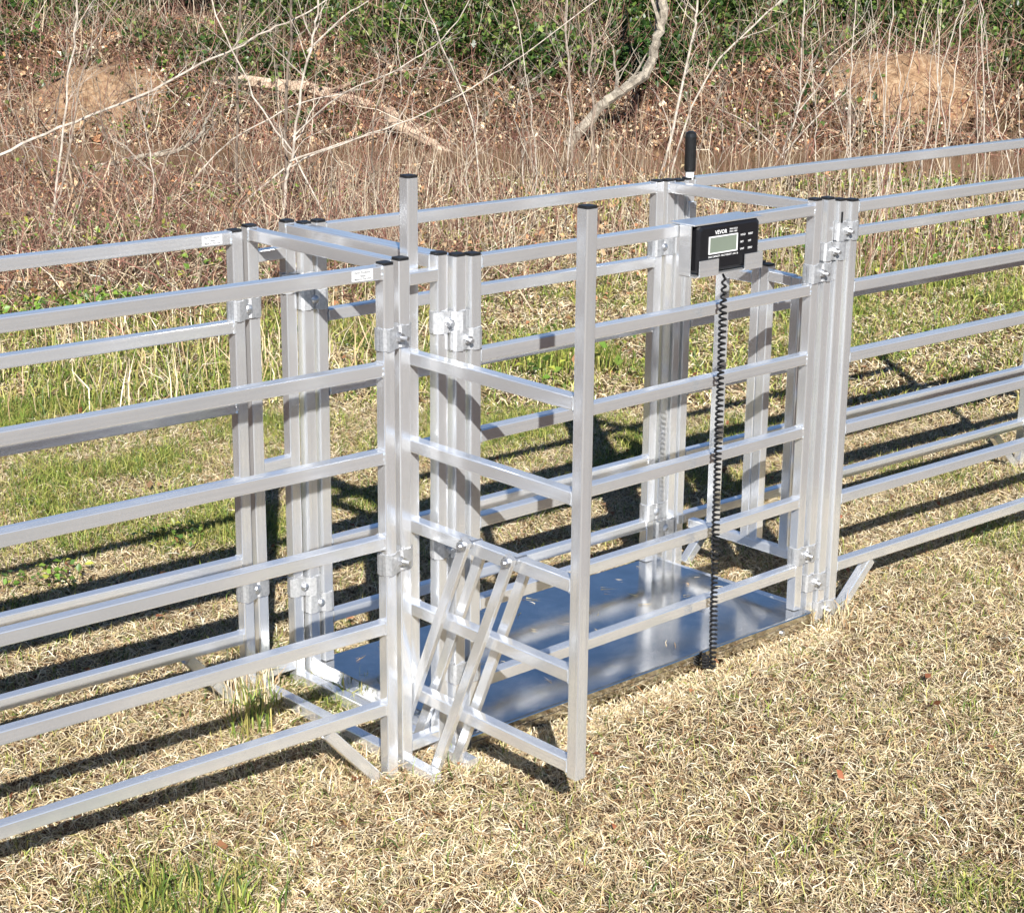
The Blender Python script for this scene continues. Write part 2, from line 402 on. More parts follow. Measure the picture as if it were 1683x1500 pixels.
clamp(Hp, Kp, .172, 'clamp low on the triple post, seen between the swing links', True)
clamp(Dp, Ep, .852, 'lowest of three stepped clamps near the top of the right post cluster', True)
clamp(Ep, Fp, .899, 'middle of three stepped clamps near the top of the right post cluster', True)
clamp(Fp, Gp, .943, 'highest of three stepped clamps near the top of the right post cluster', True)
clamp(Dp, Ep, .176, 'highest of three stepped clamps near the foot of the right post cluster', True)
clamp(Ep, Fp, .101, 'middle of three stepped clamps near the foot of the right post cluster', True)
clamp(Fp, Gp, .027, 'clamp touching the grass at the foot of the right post cluster', True)
B2, C2, H2, K2 = (BX, .500), (CX, .503), (.0035, .488), (.034, .480)
D2, E2, F2 = (1.048, .480), (1.084, .478), (1.116, .474)
clamp(A2, B2, .852, 'upper round-headed clamp joining the far left panel to the gate hoop', False)
clamp(A2, B2, .247, 'lower round-headed clamp joining the far left panel to the gate hoop', False)
clamp(C2, H2, .890, 'clamp under the near top rail at the far triple post, partly hidden', False)
clamp(H2, K2, .853, 'shiny round-headed clamp near the top of the far triple post', False)
clamp(C2, H2, .222, 'left of the two clamps low on the far triple post', False)
clamp(H2, K2, .181, 'right of the two clamps low on the far triple post', False)
clamp(D2, E2, .851, 'clamp near the top of the far right post cluster, left of the display', False)
clamp(D2, E2, .172, 'left clamp low on the far right post cluster', False)
clamp(E2, F2, .123, 'right clamp low on the far right post cluster', False)

# --- weighing platform
pl = empty('scale_platform', (.545, .23, 0), 'polished steel weighing platform lying on the grass under the cage', 'livestock scale')
mb = MB(); bar(mb, (.014, .2305, .0315), (1.083, .2305, .0315), .2645, .0095, c=.004); mb.build('deck_plate', M_STEEL, pl)
mb = MB()
for (x0, x1, y0, y1) in ((.0145, 1.0825, -.0335, -.0305), (.0145, 1.0825, .4915, .4945), (.0145, .0175, -.0300, .4910), (1.0795, 1.0825, -.0300, .4910)):
    box(mb, x0, x1, y0, y1, -.008, .0235)
mb.build('skirt', M_STEEL, pl)
for x in (.12, .98):
    mb = MB(); tube(mb, [(x, -.0336, .012), (x, -.0372, .012)], .0060, 12); mb.build('screw', M_BOLT, pl)
for x, y in ((.07, .02), (1.03, .02), (.07, .44), (1.03, .44)):
    mb = MB(); tube(mb, [(x, y, -.02), (x, y, .018)], .022, 14); mb.build('rubber_foot', M_RUBBER, pl)

# --- display in its bracket on the cage's top rail
bk = empty('display_bracket', (.71, -.03, .96), 'folded aluminium tray hung on the cage rail behind the black display', 'bracket')
BXa, BXb, YB, YF = .598, .812, -.0185, -.062
mb = MB(); box(mb, BXa, BXb, YB, YB+.003, .9085, 1.0125); mb.build('back_plate', M_AL, bk)
mb = MB(); box(mb, BXa, BXb, YF+.004, .0135, 1.0130, 1.0160); mb.build('top_flange', M_AL, bk)
mb = MB()
for q in ([(BXa-.0032, YB, 1.0127), (BXa-.0032, YF+.012, 1.0127), (BXa-.0032, YF+.012, .9085), (BXa-.0032, YB, .9085)],):
    mb.poly(q); mb.poly([(x+.003, y, z) for x, y, z in reversed(q)])
    for i in range(4):
        j = (i+1) % 4; a_, b_ = q[i], q[j]; mb.poly([b_, a_, (a_[0]+.003, a_[1], a_[2]), (b_[0]+.003, b_[1], b_[2])])
mb.build('side_flange', M_AL, bk)
mb = MB(); box(mb, BXa, BXb, YF, YB-.0003, .9055, .9083); mb.build('bottom_flange', M_AL, bk)
for x0, x1, z1 in ((.610, .668, .940), (.752, .808, .940)):
    mb = MB(); box(mb, x0, x1, YF-.0033, YF-.0003, .9055, z1); mb.build('front_tab', M_AL, bk)

dp = empty('weight_display', (.70, -.04, .96), 'black digital weight display with grey-green screen in an aluminium tray', 'scale display')
def bevel_box(mb, x0, x1, z0, z1, yb, yf, c, cf):
    """display shell: back outline with corner cuts, front face inset by cf"""
    def ring(x0, x1, z0, z1, y, c):
        return [(x0+c, y, z0), (x1-c, y, z0), (x1, y, z0+c), (x1, y, z1-c), (x1-c, y, z1), (x0+c, y, z1), (x0, y, z1-c), (x0, y, z0+c)]
    rs = [ring(x0, x1, z0, z1, yb, c), ring(x0, x1, z0, z1, yf+cf*.9, c), ring(x0+cf*.3, x1-cf*.3, z0+cf*.3, z1-cf*.3, yf+cf*.35, c), ring(x0+cf, x1-cf, z0+cf, z1-cf, yf, c)]
    for a, b in zip(rs[:-1], rs[1:]):
        for i in range(8): j = (i+1) % 8; mb.poly([a[i], a[j], b[j], b[i]])
    mb.poly(list(reversed(rs[0]))); mb.poly(rs[-1])
mb = MB(); bevel_box(mb, .609, .803, .9125, 1.0118, YB-.001, -.0585, .006, .007); mb.build('housing', M_BLACK, dp)
YD = -.0585
def frame_rect(mb, x0, x1, z0, z1, w, y, dy):
    box(mb, x0, x1, y-dy, y, z1-w, z1); box(mb, x0, x1, y-dy, y, z0, z0+w); box(mb, x0, x0+w, y-dy, y, z0+w, z1-w); box(mb, x1-w, x1, y-dy, y, z0+w, z1-w)
mb = MB(); box(mb, .6440, .7280, YD-.0008, YD-.0001, .9525, .9845); sn = mb.build('screen', M_LCD, dp)
mb = MB(); frame_rect(mb, .6415, .7305, .9500, .9870, .0024, YD-.0001, .0018); fr = mb.build('screen_frame', M_WHITE, sn, origin=dp.location)
yt_ = YD-.0004; R_, U_ = (1, 0, 0), (0, 0, 1)
text_mesh([('VEVOR', (.6600, yt_, .9905), R_, U_, .0118), ('PEAK HOLD', (.7050, yt_, .9962), R_, U_, .0046), ('MAX / MIN', (.7050, yt_, .9905), R_, U_, .0050),
           ('MAX CAPACITY  MAX WEIGHT  d=0.1 lb', (.6415, yt_, .9425), R_, U_, .0052)], 'lettering', M_WHITE, dp)
for i, (kx, row) in enumerate(((.7390, 0), (.7635, 0), (.7390, 1), (.7635, 1), (.7390, 2), (.7635, 2))):
    kz = .9800-row*.0150
    mb = MB(); frame_rect(mb, kx-.0022, kx+.0185, kz-.0035, kz+.0085, .0006, YD-.0001, .0006); ke = mb.build('key', M_GREYPR if row == 3 else M_CAP, dp)
    t = text_mesh([(('HOLD', 'RESET', 'NET', 'OFF', 'UNIT', 'ZERO')[i], (kx+.0015, yt_, kz), R_, U_, .0056)], 'lettering', M_WHITE, ke)
    for v in t.data.vertices: v.co -= Vector(dp.location)

# --- coiled cable from the display down to the platform
def coil(p0, p1, sag, turns, r, rc, n0=14):
    pts = []; T = int(turns*n0)
    for i in range(T+1):
        f = i/T
        # turns lie closer toward the bottom where the weight has come off
        g = f**.92
        c = Vector(p0).lerp(Vector(p1), g)+Vector((sag*math.sin(f*math.pi), 0, 0))
        rr = r*(.55+.45*min(1, f*14))*(1+.10*math.sin(f*23))
        a = 2*math.pi*i/n0
        pts.append(c+Vector((math.cos(a)*rr, math.sin(a)*rr, 0)))
    return pts
cb = MB()
tube(cb, [(.706, -.0430, .913), (.706, -.0440, .900), (.709, -.0455, .893)]+coil((.708, -.0465, .888), (.7185, -.0500, .004), -.004, 74, .0066, .0025)+[(.712, -.056, .003), (.702, -.052, .006)]+coil((.699, -.0475, .004), (.6985, -.0445, .034), 0, 4.5, .0064, .0026), .0027, 6)
co = cb.build('coiled_cable', M_CABLE, None, smooth=True, origin=(.71, -.045, 0)); tag(co, 'black coiled cord hanging from the display to the platform edge', 'cable')

# ------------------------------------------------------------------ terrain
NT = RNG.random((256, 256))
def vnoise(x, y):
    xi = np.floor(x).astype(int); yi = np.floor(y).astype(int); fx = x-xi; fy = y-yi
    fx = fx*fx*(3-2*fx); fy = fy*fy*(3-2*fy)
    g = lambda a, b: NT[a % 256, b % 256]
    return (g(xi, yi)*(1-fx)+g(xi+1, yi)*fx)*(1-fy)+(g(xi, yi+1)*(1-fx)+g(xi+1, yi+1)*fx)*fy
def fbm(x, y, o=4):
    r = 0; a = .5
    for i in range(o): r = r+a*vnoise(x*2**i+17*i, y*2**i+5*i); a *= .5
    return r
def sstep(a, b, x): t = np.clip((x-a)/(b-a), 0, 1); return t*t*(3-2*t)
def height(s, t):
    s = np.asarray(s, float); t = np.asarray(t, float)
    h = (fbm(s*.9, t*.9)-.47)*.03*sstep(4.6, 8, s) + (fbm(s*3+9, t*3)-.47)*.012
    w = (fbm(t*.35+40, s*0+2)-.47)*1.1
    near = sstep(12.2, 12.8, s+w*.25-.02*t)
    h = h - near*.30
    bank = sstep(14.5, 17.2, s+w*.5)*.74 + sstep(17, 30, s)*1.75
    h = h + bank + sstep(14.5, 16, s)*(fbm(s*.8+30, t*.8)-.47)*.55
    h = h + sstep(30, 120, s)*6
    return h
def axis(segs):
    out = []
    for a, b, n in segs: out += list(np.linspace(a, b, n, endpoint=False))
    return np.array(out+[segs[-1][1]])
sv = axis([(-300, -10, 12), (-10, 2.5, 18), (2.5, 11.5, 90), (11.5, 19, 110), (19, 32, 50), (32, 500, 24)])
tv = axis([(-300, -12, 12), (-12, -5.5, 14), (-5.5, 5.5, 130), (5.5, 12, 14), (12, 300, 12)])
def np_mesh(name, V, Q=None, T=None, col=None, mat=None, smooth=False):
    me = bpy.data.meshes.new(name); nq = 0 if Q is None else len(Q); nt_ = 0 if T is None else len(T)
    me.vertices.add(len(V)); me.vertices.foreach_set('co', np.ascontiguousarray(V, np.float32).ravel())
    li = np.concatenate([q.ravel() for q in (Q, T) if q is not None]).astype(np.int32)
    me.loops.add(len(li)); me.loops.foreach_set('vertex_index', li)
    tot = np.concatenate([np.full(nq, 4), np.full(nt_, 3)]).astype(np.int32)
    st = np.concatenate([[0], np.cumsum(tot)[:-1]]).astype(np.int32)
    me.polygons.add(len(tot)); me.polygons.foreach_set('loop_start', st); me.polygons.foreach_set('loop_total', tot)
    if smooth: me.polygons.foreach_set('use_smooth', np.ones(len(tot), bool))
    if col is not None:
        a = me.attributes.new('col', 'FLOAT_COLOR', 'POINT'); c = np.ones((len(V), 4), np.float32); c[:, :3] = col; a.data.foreach_set('color', c.ravel())
    me.update(calc_edges=True); me.materials.append(mat)
    o = bpy.data.objects.new(name, me); COL.objects.link(o); return o
def world(s, t, z): return np.stack([CAM.x+s*VX+t*RX, CAM.y+s*VY+t*RY, z], -1)
S, T_ = np.meshgrid(sv, tv, indexing='ij')
Vt = world(S, T_, height(S, T_)-.004).reshape(-1, 3)
ni, nj = S.shape; idx = np.arange(ni*nj).reshape(ni, nj)
Qt = np.stack([idx[:-1, :-1], idx[:-1, 1:], idx[1:, 1:], idx[1:, :-1]], -1).reshape(-1, 4)[:, ::-1]
def ground_mat():
    m, nt, b = nodes('thatch_and_soil'); L = nt.links.new
    tc = N(nt, 'ShaderNodeTexCoord')
    n = N(nt, 'ShaderNodeTexNoise', Scale=55.0, Detail=8.0, Roughness=.75); L(tc.outputs['Object'], n.inputs[0])
    n2 = N(nt, 'ShaderNodeTexNoise', Scale=1.3, Detail=5.0); L(tc.outputs['Object'], n2.inputs[0])
    c1 = ramp(nt, n.outputs[0], [(.32, (.02, .014, .008)), (.5, (.08, .055, .03)), (.68, (.22, .16, .085))])
    c2 = ramp(nt, n.outputs[0], [(.32, (.03, .018, .010)), (.55, (.12, .065, .035)), (.7, (.24, .15, .085))])
    f = ramp(nt, n2.outputs[0], [(.42, (0, 0, 0)), (.6, (1, 1, 1))])
    mx = N(nt, 'ShaderNodeMix'); mx.data_type = 'RGBA'; L(f, mx.inputs['Factor']); L(c1, mx.inputs['A']); L(c2, mx.inputs['B'])
    L(mx.outputs['Result'], b.inputs['Base Color']); b.inputs['Roughness'].default_value = .95; b.inputs['Specular IOR Level'].default_value = .1
    bp = N(nt, 'ShaderNodeBump', Strength=.8, Distance=.02); L(n.outputs[0], bp.inputs['Height']); L(bp.outputs[0], b.inputs['Normal'])
    return m
gr = np_mesh('ground', Vt, Q=Qt, mat=ground_mat(), smooth=True); tag(gr, kind='structure', label='dry winter lawn running back to a creek and leafy bank', cat='ground')

def dirt_mat():
    m, nt, b = nodes('bare_earth'); L = nt.links.new
    tc = N(nt, 'ShaderNodeTexCoord'); n = N(nt, 'ShaderNodeTexNoise', Scale=14.0, Detail=9.0, Roughness=.75); L(tc.outputs['Object'], n.inputs[0])
    L(ramp(nt, n.outputs[0], [(.32, (.16, .085, .04)), (.5, (.36, .22, .12)), (.66, (.56, .40, .25))]), b.inputs['Base Color']); b.inputs['Roughness'].default_value = .95
    bp = N(nt, 'ShaderNodeBump', Strength=.9, Distance=.05); L(n.outputs[0], bp.inputs['Height']); L(bp.outputs[0], b.inputs['Normal']); return m
M_DIRT = dirt_mat()
MOUNDS = ((16.4, 3.33, .70, .62, .34, 'bare tan earth mound on the far bank at the upper right'), (15.9, -3.55, .62, .56, .30, 'bare earth mound on the far bank at the upper left'))
for (ms, mt, rs, rt_, mh, lb) in MOUNDS:
    a_, b_ = np.meshgrid(np.linspace(-1.25, 1.25, 48), np.linspace(-1.25, 1.25, 48), indexing='ij'); ss = ms+a_*rs; tt = mt+b_*rt_
    rr2 = a_**2+b_**2; hh = height(ss, tt)-.06+mh*np.exp(-rr2*(.9+.9*fbm(ss*1.6+7, tt*1.6, 2)))*(.55+.6*fbm(ss*2.2, tt*2.2, 5)); im = np.arange(a_.size).reshape(a_.shape)
    Qm = np.stack([im[:-1, :-1], im[:-1, 1:], im[1:, 1:], im[1:, :-1]], -1).reshape(-1, 4)[:, ::-1]
    mo = np_mesh('earth_mound', world(ss, tt, hh).reshape(-1, 3), Q=Qm, mat=M_DIRT, smooth=True); tag(mo, lb, 'earth mound', kind='structure')
def off_mound(s, t):
    k = np.ones(len(s), bool)
    for (ms, mt, rs, rt_, mh, lb) in MOUNDS: k &= (((s-ms)/rs)**2+((t-mt)/rt_)**2 > .25+.9*vnoise(s*4, t*4)) | (RNG.random(len(s)) < .42)
    return k
def water_mat():
    m, nt, b = nodes('muddy_water'); L = nt.links.new
    tc = N(nt, 'ShaderNodeTexCoord'); n = N(nt, 'ShaderNodeTexNoise', Scale=6.0, Detail=3.0); L(tc.outputs['Object'], n.inputs[0])
    L(ramp(nt, n.outputs[0], [(.3, (.10, .055, .025)), (.7, (.17, .10, .05))]), b.inputs['Base Color'])
    b.inputs['Roughness'].default_value = .16
    bp = N(nt, 'ShaderNodeBump', Strength=.12, Distance=.02); L(n.outputs[0], bp.inputs['Height']); L(bp.outputs[0], b.inputs['Normal']); return m
ws, wt = np.meshgrid(np.linspace(12.0, 16.2, 8), np.linspace(-14, 14, 20), indexing='ij')
iw = np.arange(ws.size).reshape(ws.shape); Qw = np.stack([iw[:-1, :-1], iw[:-1, 1:], iw[1:, 1:], iw[1:, :-1]], -1).reshape(-1, 4)[:, ::-1]
wa = np_mesh('creek_water', world(ws, wt, ws*0-.15).reshape(-1, 3), Q=Qw, mat=water_mat()); tag(wa, 'shallow muddy brown creek between the lawn and the leafy bank', 'water', kind='structure')

# ------------------------------------------------------------------ blades, leaves, stems
def pal(cols, n, jit=.18):
    c = np.array(cols)[RNG.integers(0, len(cols), n)]; k = 1+jit*RNG.standard_normal((n, 1)); return np.clip(c*k, .003, .9)
def blades(s, t, L, Wd, th1, th2, col, name_z=0, zoff=0):
    """three-point grass blades; returns V, Q, T, C"""
    n = len(s); a = RNG.random(n)*2*np.pi; a2 = a+RNG.normal(0, .7, n)
    z = height(s, t)+zoff; p0 = world(s, t, z-.004)
    d1 = np.stack([np.cos(a)*np.sin(th1), np.sin(a)*np.sin(th1), np.cos(th1)], -1)
    d2 = np.stack([np.cos(a2)*np.sin(th2), np.sin(a2)*np.sin(th2), np.cos(th2)], -1)
    p1 = p0+d1*(L*.5)[:, None]; p2 = p1+d2*(L*.5)[:, None]
    gz = z+.002; p1[:, 2] = np.maximum(p1[:, 2], gz+.004*RNG.random(n)); p2[:, 2] = np.maximum(p2[:, 2], gz+.006*RNG.random(n))
    b = RNG.random(n)*2*np.pi
    wv = np.stack([-np.sin(a), np.cos(a), .6*np.sin(b)], -1)*(Wd/2)[:, None]
    V = np.stack([p0-wv*.7, p0+wv*.7, p1-wv, p1+wv, p2], 1).reshape(-1, 3)
    i = np.arange(n)*5; Q = np.stack([i, i+1, i+3, i+2], -1); T = np.stack([i+2, i+3, i+4], -1)
    return V, Q, T, np.repeat(col, 5, 0)
def merge(parts):
    V, Q, T, C = [], [], [], []; o = 0
    for v, q, t, c in parts:
        V.append(v); C.append(c); 
        if q is not None: Q.append(q+o)
        if t is not None: T.append(t+o)
        o += len(v)
    return np.concatenate(V), (np.concatenate(Q) if Q else None), (np.concatenate(T) if T else None), np.concatenate(C)
TAN = [(.64, .51, .32), (.74, .61, .42), (.52, .38, .22), (.82, .71, .53), (.38, .25, .14), (.58, .46, .25), (.76, .65, .44), (.50, .43, .22)]
GRN = [(.13, .19, .03), (.24, .29, .05), (.07, .12, .02), (.38, .37, .10), (.30, .26, .08)]
GREEN_SPOTS = [(-.74, -.15, .16, .85), (2.51, 2.31, .45, .75), (1.88, 2.59, .4, .5), (1.13, 3.21, .8, .9), (.69, 2.9, .5, .9), (.63, 2.19, .5, .6), (.18, 1.86, .35, .6), (.67, 1.51, .4, .6),
               (5.28, 2.47, .8, .8), (9.66, 5.65, 1.3, .7), (1.54, 1.78, .35, .6), (1.86, 1.32, .3, .5), (-.03, .36, .08, .8), (2.2, 3.4, .7, .7), (4.3, 2.2, .6, .6), (3.4, 1.6, .5, .6)]
def greenness(x, y):
    s, t = ST(x, y)
    g = .05+.34*sstep(.52, .66, fbm(x*3.4+50, y*3.4, 4))+.20*sstep(5.0, 6.6, s)*sstep(.46, .60, fbm(x*2.1+8, y*2.1+3, 4))
    for (gx, gy, r, k) in GREEN_SPOTS: g = g+k*np.exp(-((x-gx)**2+(y-gy)**2)/r**2)*.95*sstep(.35, .65, fbm(x*5+gx, y*5, 3))
    return np.clip(g, 0, .95)
def mask(x, y): return ~((x > -.0)*(x < 1.095)*(y > -.045)*(y < .505))
def scatter(n, s0, s1, k=.30, m=.45):
    s = np.sqrt(RNG.random(n)*(s1**2-s0**2)+s0**2); hw = k*s+m; t = (RNG.random(n)*2-1)*hw; return s, t
def lawn(n, s0, s1, Ls, Ws):
    s, t = scatter(n, s0, s1)
    p = world(s, t, s*0); x, y = p[:, 0], p[:, 1]
    ok = mask(x, y)
    # thin patches where thatch shows
    ok &= RNG.random(n) < .45+.75*fbm(x*4+3, y*4+9, 3)
    ok &= ~((x > -.02)*(x < 1.11)*(y > -.12)*(y < -.02)*(RNG.random(n) < np.where(y > -.065, .82, .45)))
    s, t, x, y = s[ok], t[ok], x[ok], y[ok]; n = len(s)
    far = (1-sstep(11.3, 12.5, s)*.75)*(1-.78*sstep(7.0, 8.8, s)*sstep(.4, -1.0, t))*(1-.35*sstep(7.5, 10, s))
    keep = RNG.random(n) < far; s, t, x, y = s[keep], t[keep], x[keep], y[keep]; n = len(s)
    g = RNG.random(n) < greenness(x, y)
    rr = RNG.random(n)
    L = np.where(g, Ls*(.7+.9*rr), Ls*(.5+1.0*rr)); Wd = Ws*(.6+.7*RNG.random(n))
    flat = RNG.random(n)
    th1 = np.where(g, np.abs(RNG.normal(.7, .35, n)), .75+.85*flat); th2 = np.where(g, np.abs(RNG.normal(1.1, .4, n)), 1.1+.8*RNG.random(n))
    col = np.where(g[:, None], pal(GRN, n), pal(TAN, n))
    dk = RNG.random(n) < .16; col = np.where((dk & ~g)[:, None], pal([(.16, .09, .05), (.24, .13, .06), (.10, .06, .035)], n), col)
    return blades(s, t, L, Wd, th1, th2, col)
parts = [lawn(520000, 2.7, 6.2, .040, .0018), lawn(190000, 6.2, 9.2, .046, .0038), lawn(120000, 9.2, 12.9, .065, .0066)]
def tuft(x, y, n, r, L, green=True, w=.0035):
    s0, t0 = ST(x, y); a = RNG.random(n)*6.283; q = r*np.sqrt(RNG.random(n)); s = s0+q*np.cos(a); t = t0+q*np.sin(a)
    return blades(s, t, L*(.6+.6*RNG.random(n)), np.full(n, w), np.abs(RNG.normal(.25, .2, n)), np.abs(RNG.normal(.75, .35, n)), pal(GRN if green else TAN, n))
for (x, y, n, r, L) in ((-.76, -.19, 90, .11, .085), (-.68, -.25, 40, .08, .07), (-.84, -.12, 40, .08, .08), (2.51, 2.31, 500, .22, .15), (2.1, 2.5, 200, .25, .12), (1.13, 3.21, 300, .5, .14), (.69, 2.9, 130, .3, .11), (-.19, .40, 30, .06, .09), (-.27, .33, 30, .05, .12), (.02, .33, 60, .05, .06), (5.28, 2.47, 500, .7, .13)):
    parts.append(tuft(x, y, n, r, L))
for (x, y, n, r, L) in ((-.20, .47, 60, .06, .14), (-.12, .5, 40, .05, .10), (1.15, -.05, 90, .07, .06), (-.25, .03, 80, .08, .06), (1.13, 3.3, 300, .8, .2), (1.9, 3.4, 300, .8, .2)):
    parts.append(tuft(x, y, n, r, L, False))
def bits(n):
    x = .03+1.03*RNG.random(n); y = -.02+.50*RNG.random(n)**.8; s, t = ST(x, y)
    v, q, t_, c = blades(s, t, .012+.03*RNG.random(n), np.full(n, .0016), np.full(n, 1.45), np.full(n, 1.6), pal(TAN, n))
    v[:, 2] = .0418+.003*RNG.random(len(v)); return v, q, t_, c
parts.append(bits(46))
def strip(n):
    x = -.03+1.15*RNG.random(n); y = -.038-.10*RNG.random(n); s, t = ST(x, y)
    return blades(s, t, .010+.016*RNG.random(n), .0015+.001*RNG.random(n), .5+.9*RNG.random(n), .9+.9*RNG.random(n), pal(TAN, n))
parts.append(strip(7000))
V, Q, T, C = merge(parts)
g = np_mesh('grass', V, Q, T, C, M_GRASS); tag(g, 'dry tan lawn grass with green patches under and around the pen', 'grass', kind='stuff')

def leaves(P, Ls, col, flat=.5, cup=.3):
    """folded diamond leaves at P"""
    n = len(P); a = RNG.random(n)*6.283; el = RNG.normal(0, flat, n)
    d = np.stack([np.cos(a)*np.cos(el), np.sin(a)*np.cos(el), np.sin(el)], -1)
    sd = np.stack([-np.sin(a), np.cos(a), RNG.normal(0, flat, n)], -1); sd /= np.linalg.norm(sd, axis=1)[:, None]
    up_ = np.cross(d, sd); L = Ls[:, None]; w = L*(.30+.15*RNG.random((n, 1))); c = cup*L*RNG.random((n, 1))
    V = np.stack([P, P+d*L*.45+sd*w+up_*c, P+d*L, P+d*L*.45-sd*w+up_*c], 1).reshape(-1, 3)
    i = np.arange(n)*4; T = np.concatenate([np.stack([i, i+1, i+2], -1), np.stack([i, i+2, i+3], -1)])
    return V, None, T, np.repeat(col, 4, 0)
BRN = [(.38, .21, .11), (.50, .32, .18), (.26, .14, .07), (.60, .42, .25), (.14, .08, .045), (.68, .53, .35), (.42, .20, .10), (.74, .62, .45)]
def on_ground(s, t, up=.0): return world(s, t, height(s, t)+.004+up)
# fallen leaves: a few on the lawn, many in the brush and on the bank
ps = []
s, t = scatter(420, 3, 9); x = world(s, t, s*0); ok = mask(x[:, 0], x[:, 1]); s, t = s[ok], t[ok]
ps.append(leaves(on_ground(s, t, .012+.012*RNG.random(len(s))), .012+.018*RNG.random(len(s)), pal([(.24, .09, .045), (.30, .14, .07), (.20, .08, .04), (.34, .20, .11)], len(s)), .5))
s, t = scatter(52000, 6.6, 12.6); k = RNG.random(len(s)) < np.clip(.25-.35*t/3+.2*sstep(10.5, 12, s), .06, 1)*sstep(.38, .6, fbm(s*1.5, t*1.5+33, 3))*(.25+.75*sstep(7.0, 8.6, s)); s, t = s[k], t[k]
ps.append(leaves(on_ground(s, t, .16*RNG.random(len(s))**2), .012+.030*RNG.random(len(s))**1.5, pal(BRN[:5]+BRN[6:7], len(s), .3), .8))
s = 14.6+RNG.random(70000)**.9*5.0; t = (RNG.random(70000)*2-1)*7.0; k = off_mound(s, t); s, t = s[k], t[k]
ps.append(leaves(on_ground(s, t, .06*RNG.random(len(s))), .018+.050*RNG.random(len(s))**2, pal(BRN, len(s), .3), .8))
V, Q, T, C = merge(ps); o = np_mesh('fallen_leaves', V, Q, T, C, M_LITTER); tag(o, 'brown fallen leaves strewn over the lawn edge and the far bank', 'leaf litter', kind='stuff')

DARKGAPS = [(-3.15, 19.5, 1.1), (-5.2, 19.5, .8), (.1, 20.0, .55), (-1.3, 20.3, .5), (3.0, 20.2, .5)]
# ivy and evergreen thicket along the top of the bank
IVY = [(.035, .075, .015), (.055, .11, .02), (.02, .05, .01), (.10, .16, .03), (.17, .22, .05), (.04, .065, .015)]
ps = []
def shell(c, r, n, Ls, cols):
    """leaf shell of a bush: leaves cluster near an uneven surface"""
    d = RNG.standard_normal((n, 3)); d /= np.linalg.norm(d, axis=1)[:, None]; d[:, 2] = np.abs(d[:, 2])*1.0-.15
    lump = .72+.5*vnoise(d[:, 0]*3+c[0]*3+20, d[:, 1]*3+d[:, 2]*4+c[1]*3+20); rr = lump*(1-.45*RNG.random(n)**1.7)
    P = np.array(c)+d*np.array(r)*rr[:, None]
    return leaves(P, Ls*(.6+.8*RNG.random(n)), pal(cols, n, .22), .7)
for i in range(230):
    s = 16.6+RNG.random()**1.1*5.2; t = RNG.uniform(-7.5, 7.5)
    if any(abs(t-a) < c*.55 and s > b-2.6 for a, b, c in DARKGAPS): continue
    if s < 17.9 and (abs(t-3.4) < 1.0 or t < -2.6 or RNG.random() < .3): continue
    z = float(height(s, t)); big = sstep(17, 20, s)
    r = (.30+.35*RNG.random()+.35*big); hgt = r*(.55+.5*RNG.random()+.5*big)
    ps.append(shell(tuple(world(np.array(s), np.array(t), np.array(z))), (r, r, hgt), int(620+600*r), .056, IVY if RNG.random() < .8 else IVY[:3]))
for (gt_, gs, gw) in DARKGAPS:      # unseen leaf masses added above the view to shade these gaps
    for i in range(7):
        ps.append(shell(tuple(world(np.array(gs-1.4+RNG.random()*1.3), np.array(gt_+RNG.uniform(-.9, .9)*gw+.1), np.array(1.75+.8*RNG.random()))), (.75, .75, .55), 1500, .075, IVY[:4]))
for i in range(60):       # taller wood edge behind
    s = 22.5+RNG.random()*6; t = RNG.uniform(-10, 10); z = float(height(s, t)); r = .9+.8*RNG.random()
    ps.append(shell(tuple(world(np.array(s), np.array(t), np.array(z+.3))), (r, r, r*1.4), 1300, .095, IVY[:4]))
s = 15.2+RNG.random(80000)*6; t = (RNG.random(80000)*2-1)*7.5; k = RNG.random(len(s)) < sstep(.40, .54, fbm(s*1.3+4, t*1.3+9, 3)+.17*sstep(16.6, 17.8, s))*(.16+.84*sstep(16.0, 17.2, s)); k &= off_mound(s, t)
for (gt_, gs, gw) in DARKGAPS: k &= (((t-gt_)/(gw*.75))**2+((s-gs-.3)/1.5)**2 > .6+.8*vnoise(s*3, t*3))
s, t = s[k], t[k]
ps.append(leaves(on_ground(s, t, .20*RNG.random(len(s))), .045+.04*RNG.random(len(s)), pal(IVY, len(s), .22), .6))
V, Q, T, C = merge(ps); o = np_mesh('ivy_thicket', V, Q, T, C, M_LEAF); tag(o, 'dense green ivy and evergreen thicket above the far bank', 'thicket', kind='stuff')

# low weeds with broad leaves near the brush
ps = []
for (s0, t0, n, r) in ((7.6, -2.0, 260, .28), (7.9, -1.75, 160, .2), (8.6, -1.2, 220, .5), (9.5, -2.2, 260, .5), (10.8, -1.5, 220, .6), (9.2, 2.0, 260, .6), (10.0, 2.7, 160, .4), (11.8, 2.4, 260, .6), (12.1, -2.6, 240, .6), (6.9, .3, 120, .4), (4.4, -1.15, 60, .12), (4.75, -.9, 50, .1), (15.6, 1.9, 200, .3), (16, -2.7, 240, .4), (15.4, -3.2, 160, .3)):
    a = RNG.random(n)*6.283; q = r*np.sqrt(RNG.random(n)); s = s0+q*np.cos(a); t = t0+q*np.sin(a)
    ps.append(leaves(on_ground(s, t, .02+.09*RNG.random(n)*min(1, r*2)), (.018 if r < .15 else .032)*(.6+.8*RNG.random(n)), pal([(.12, .22, .03), (.20, .30, .05), (.08, .15, .03), (.34, .36, .06)], n), .5))
V, Q, T, C = merge(ps); o = np_mesh('green_weeds', V, Q, T, C, M_LEAF); tag(o, 'small patches of broad-leaved green weeds in the brush and lawn', 'weeds', kind='stuff')

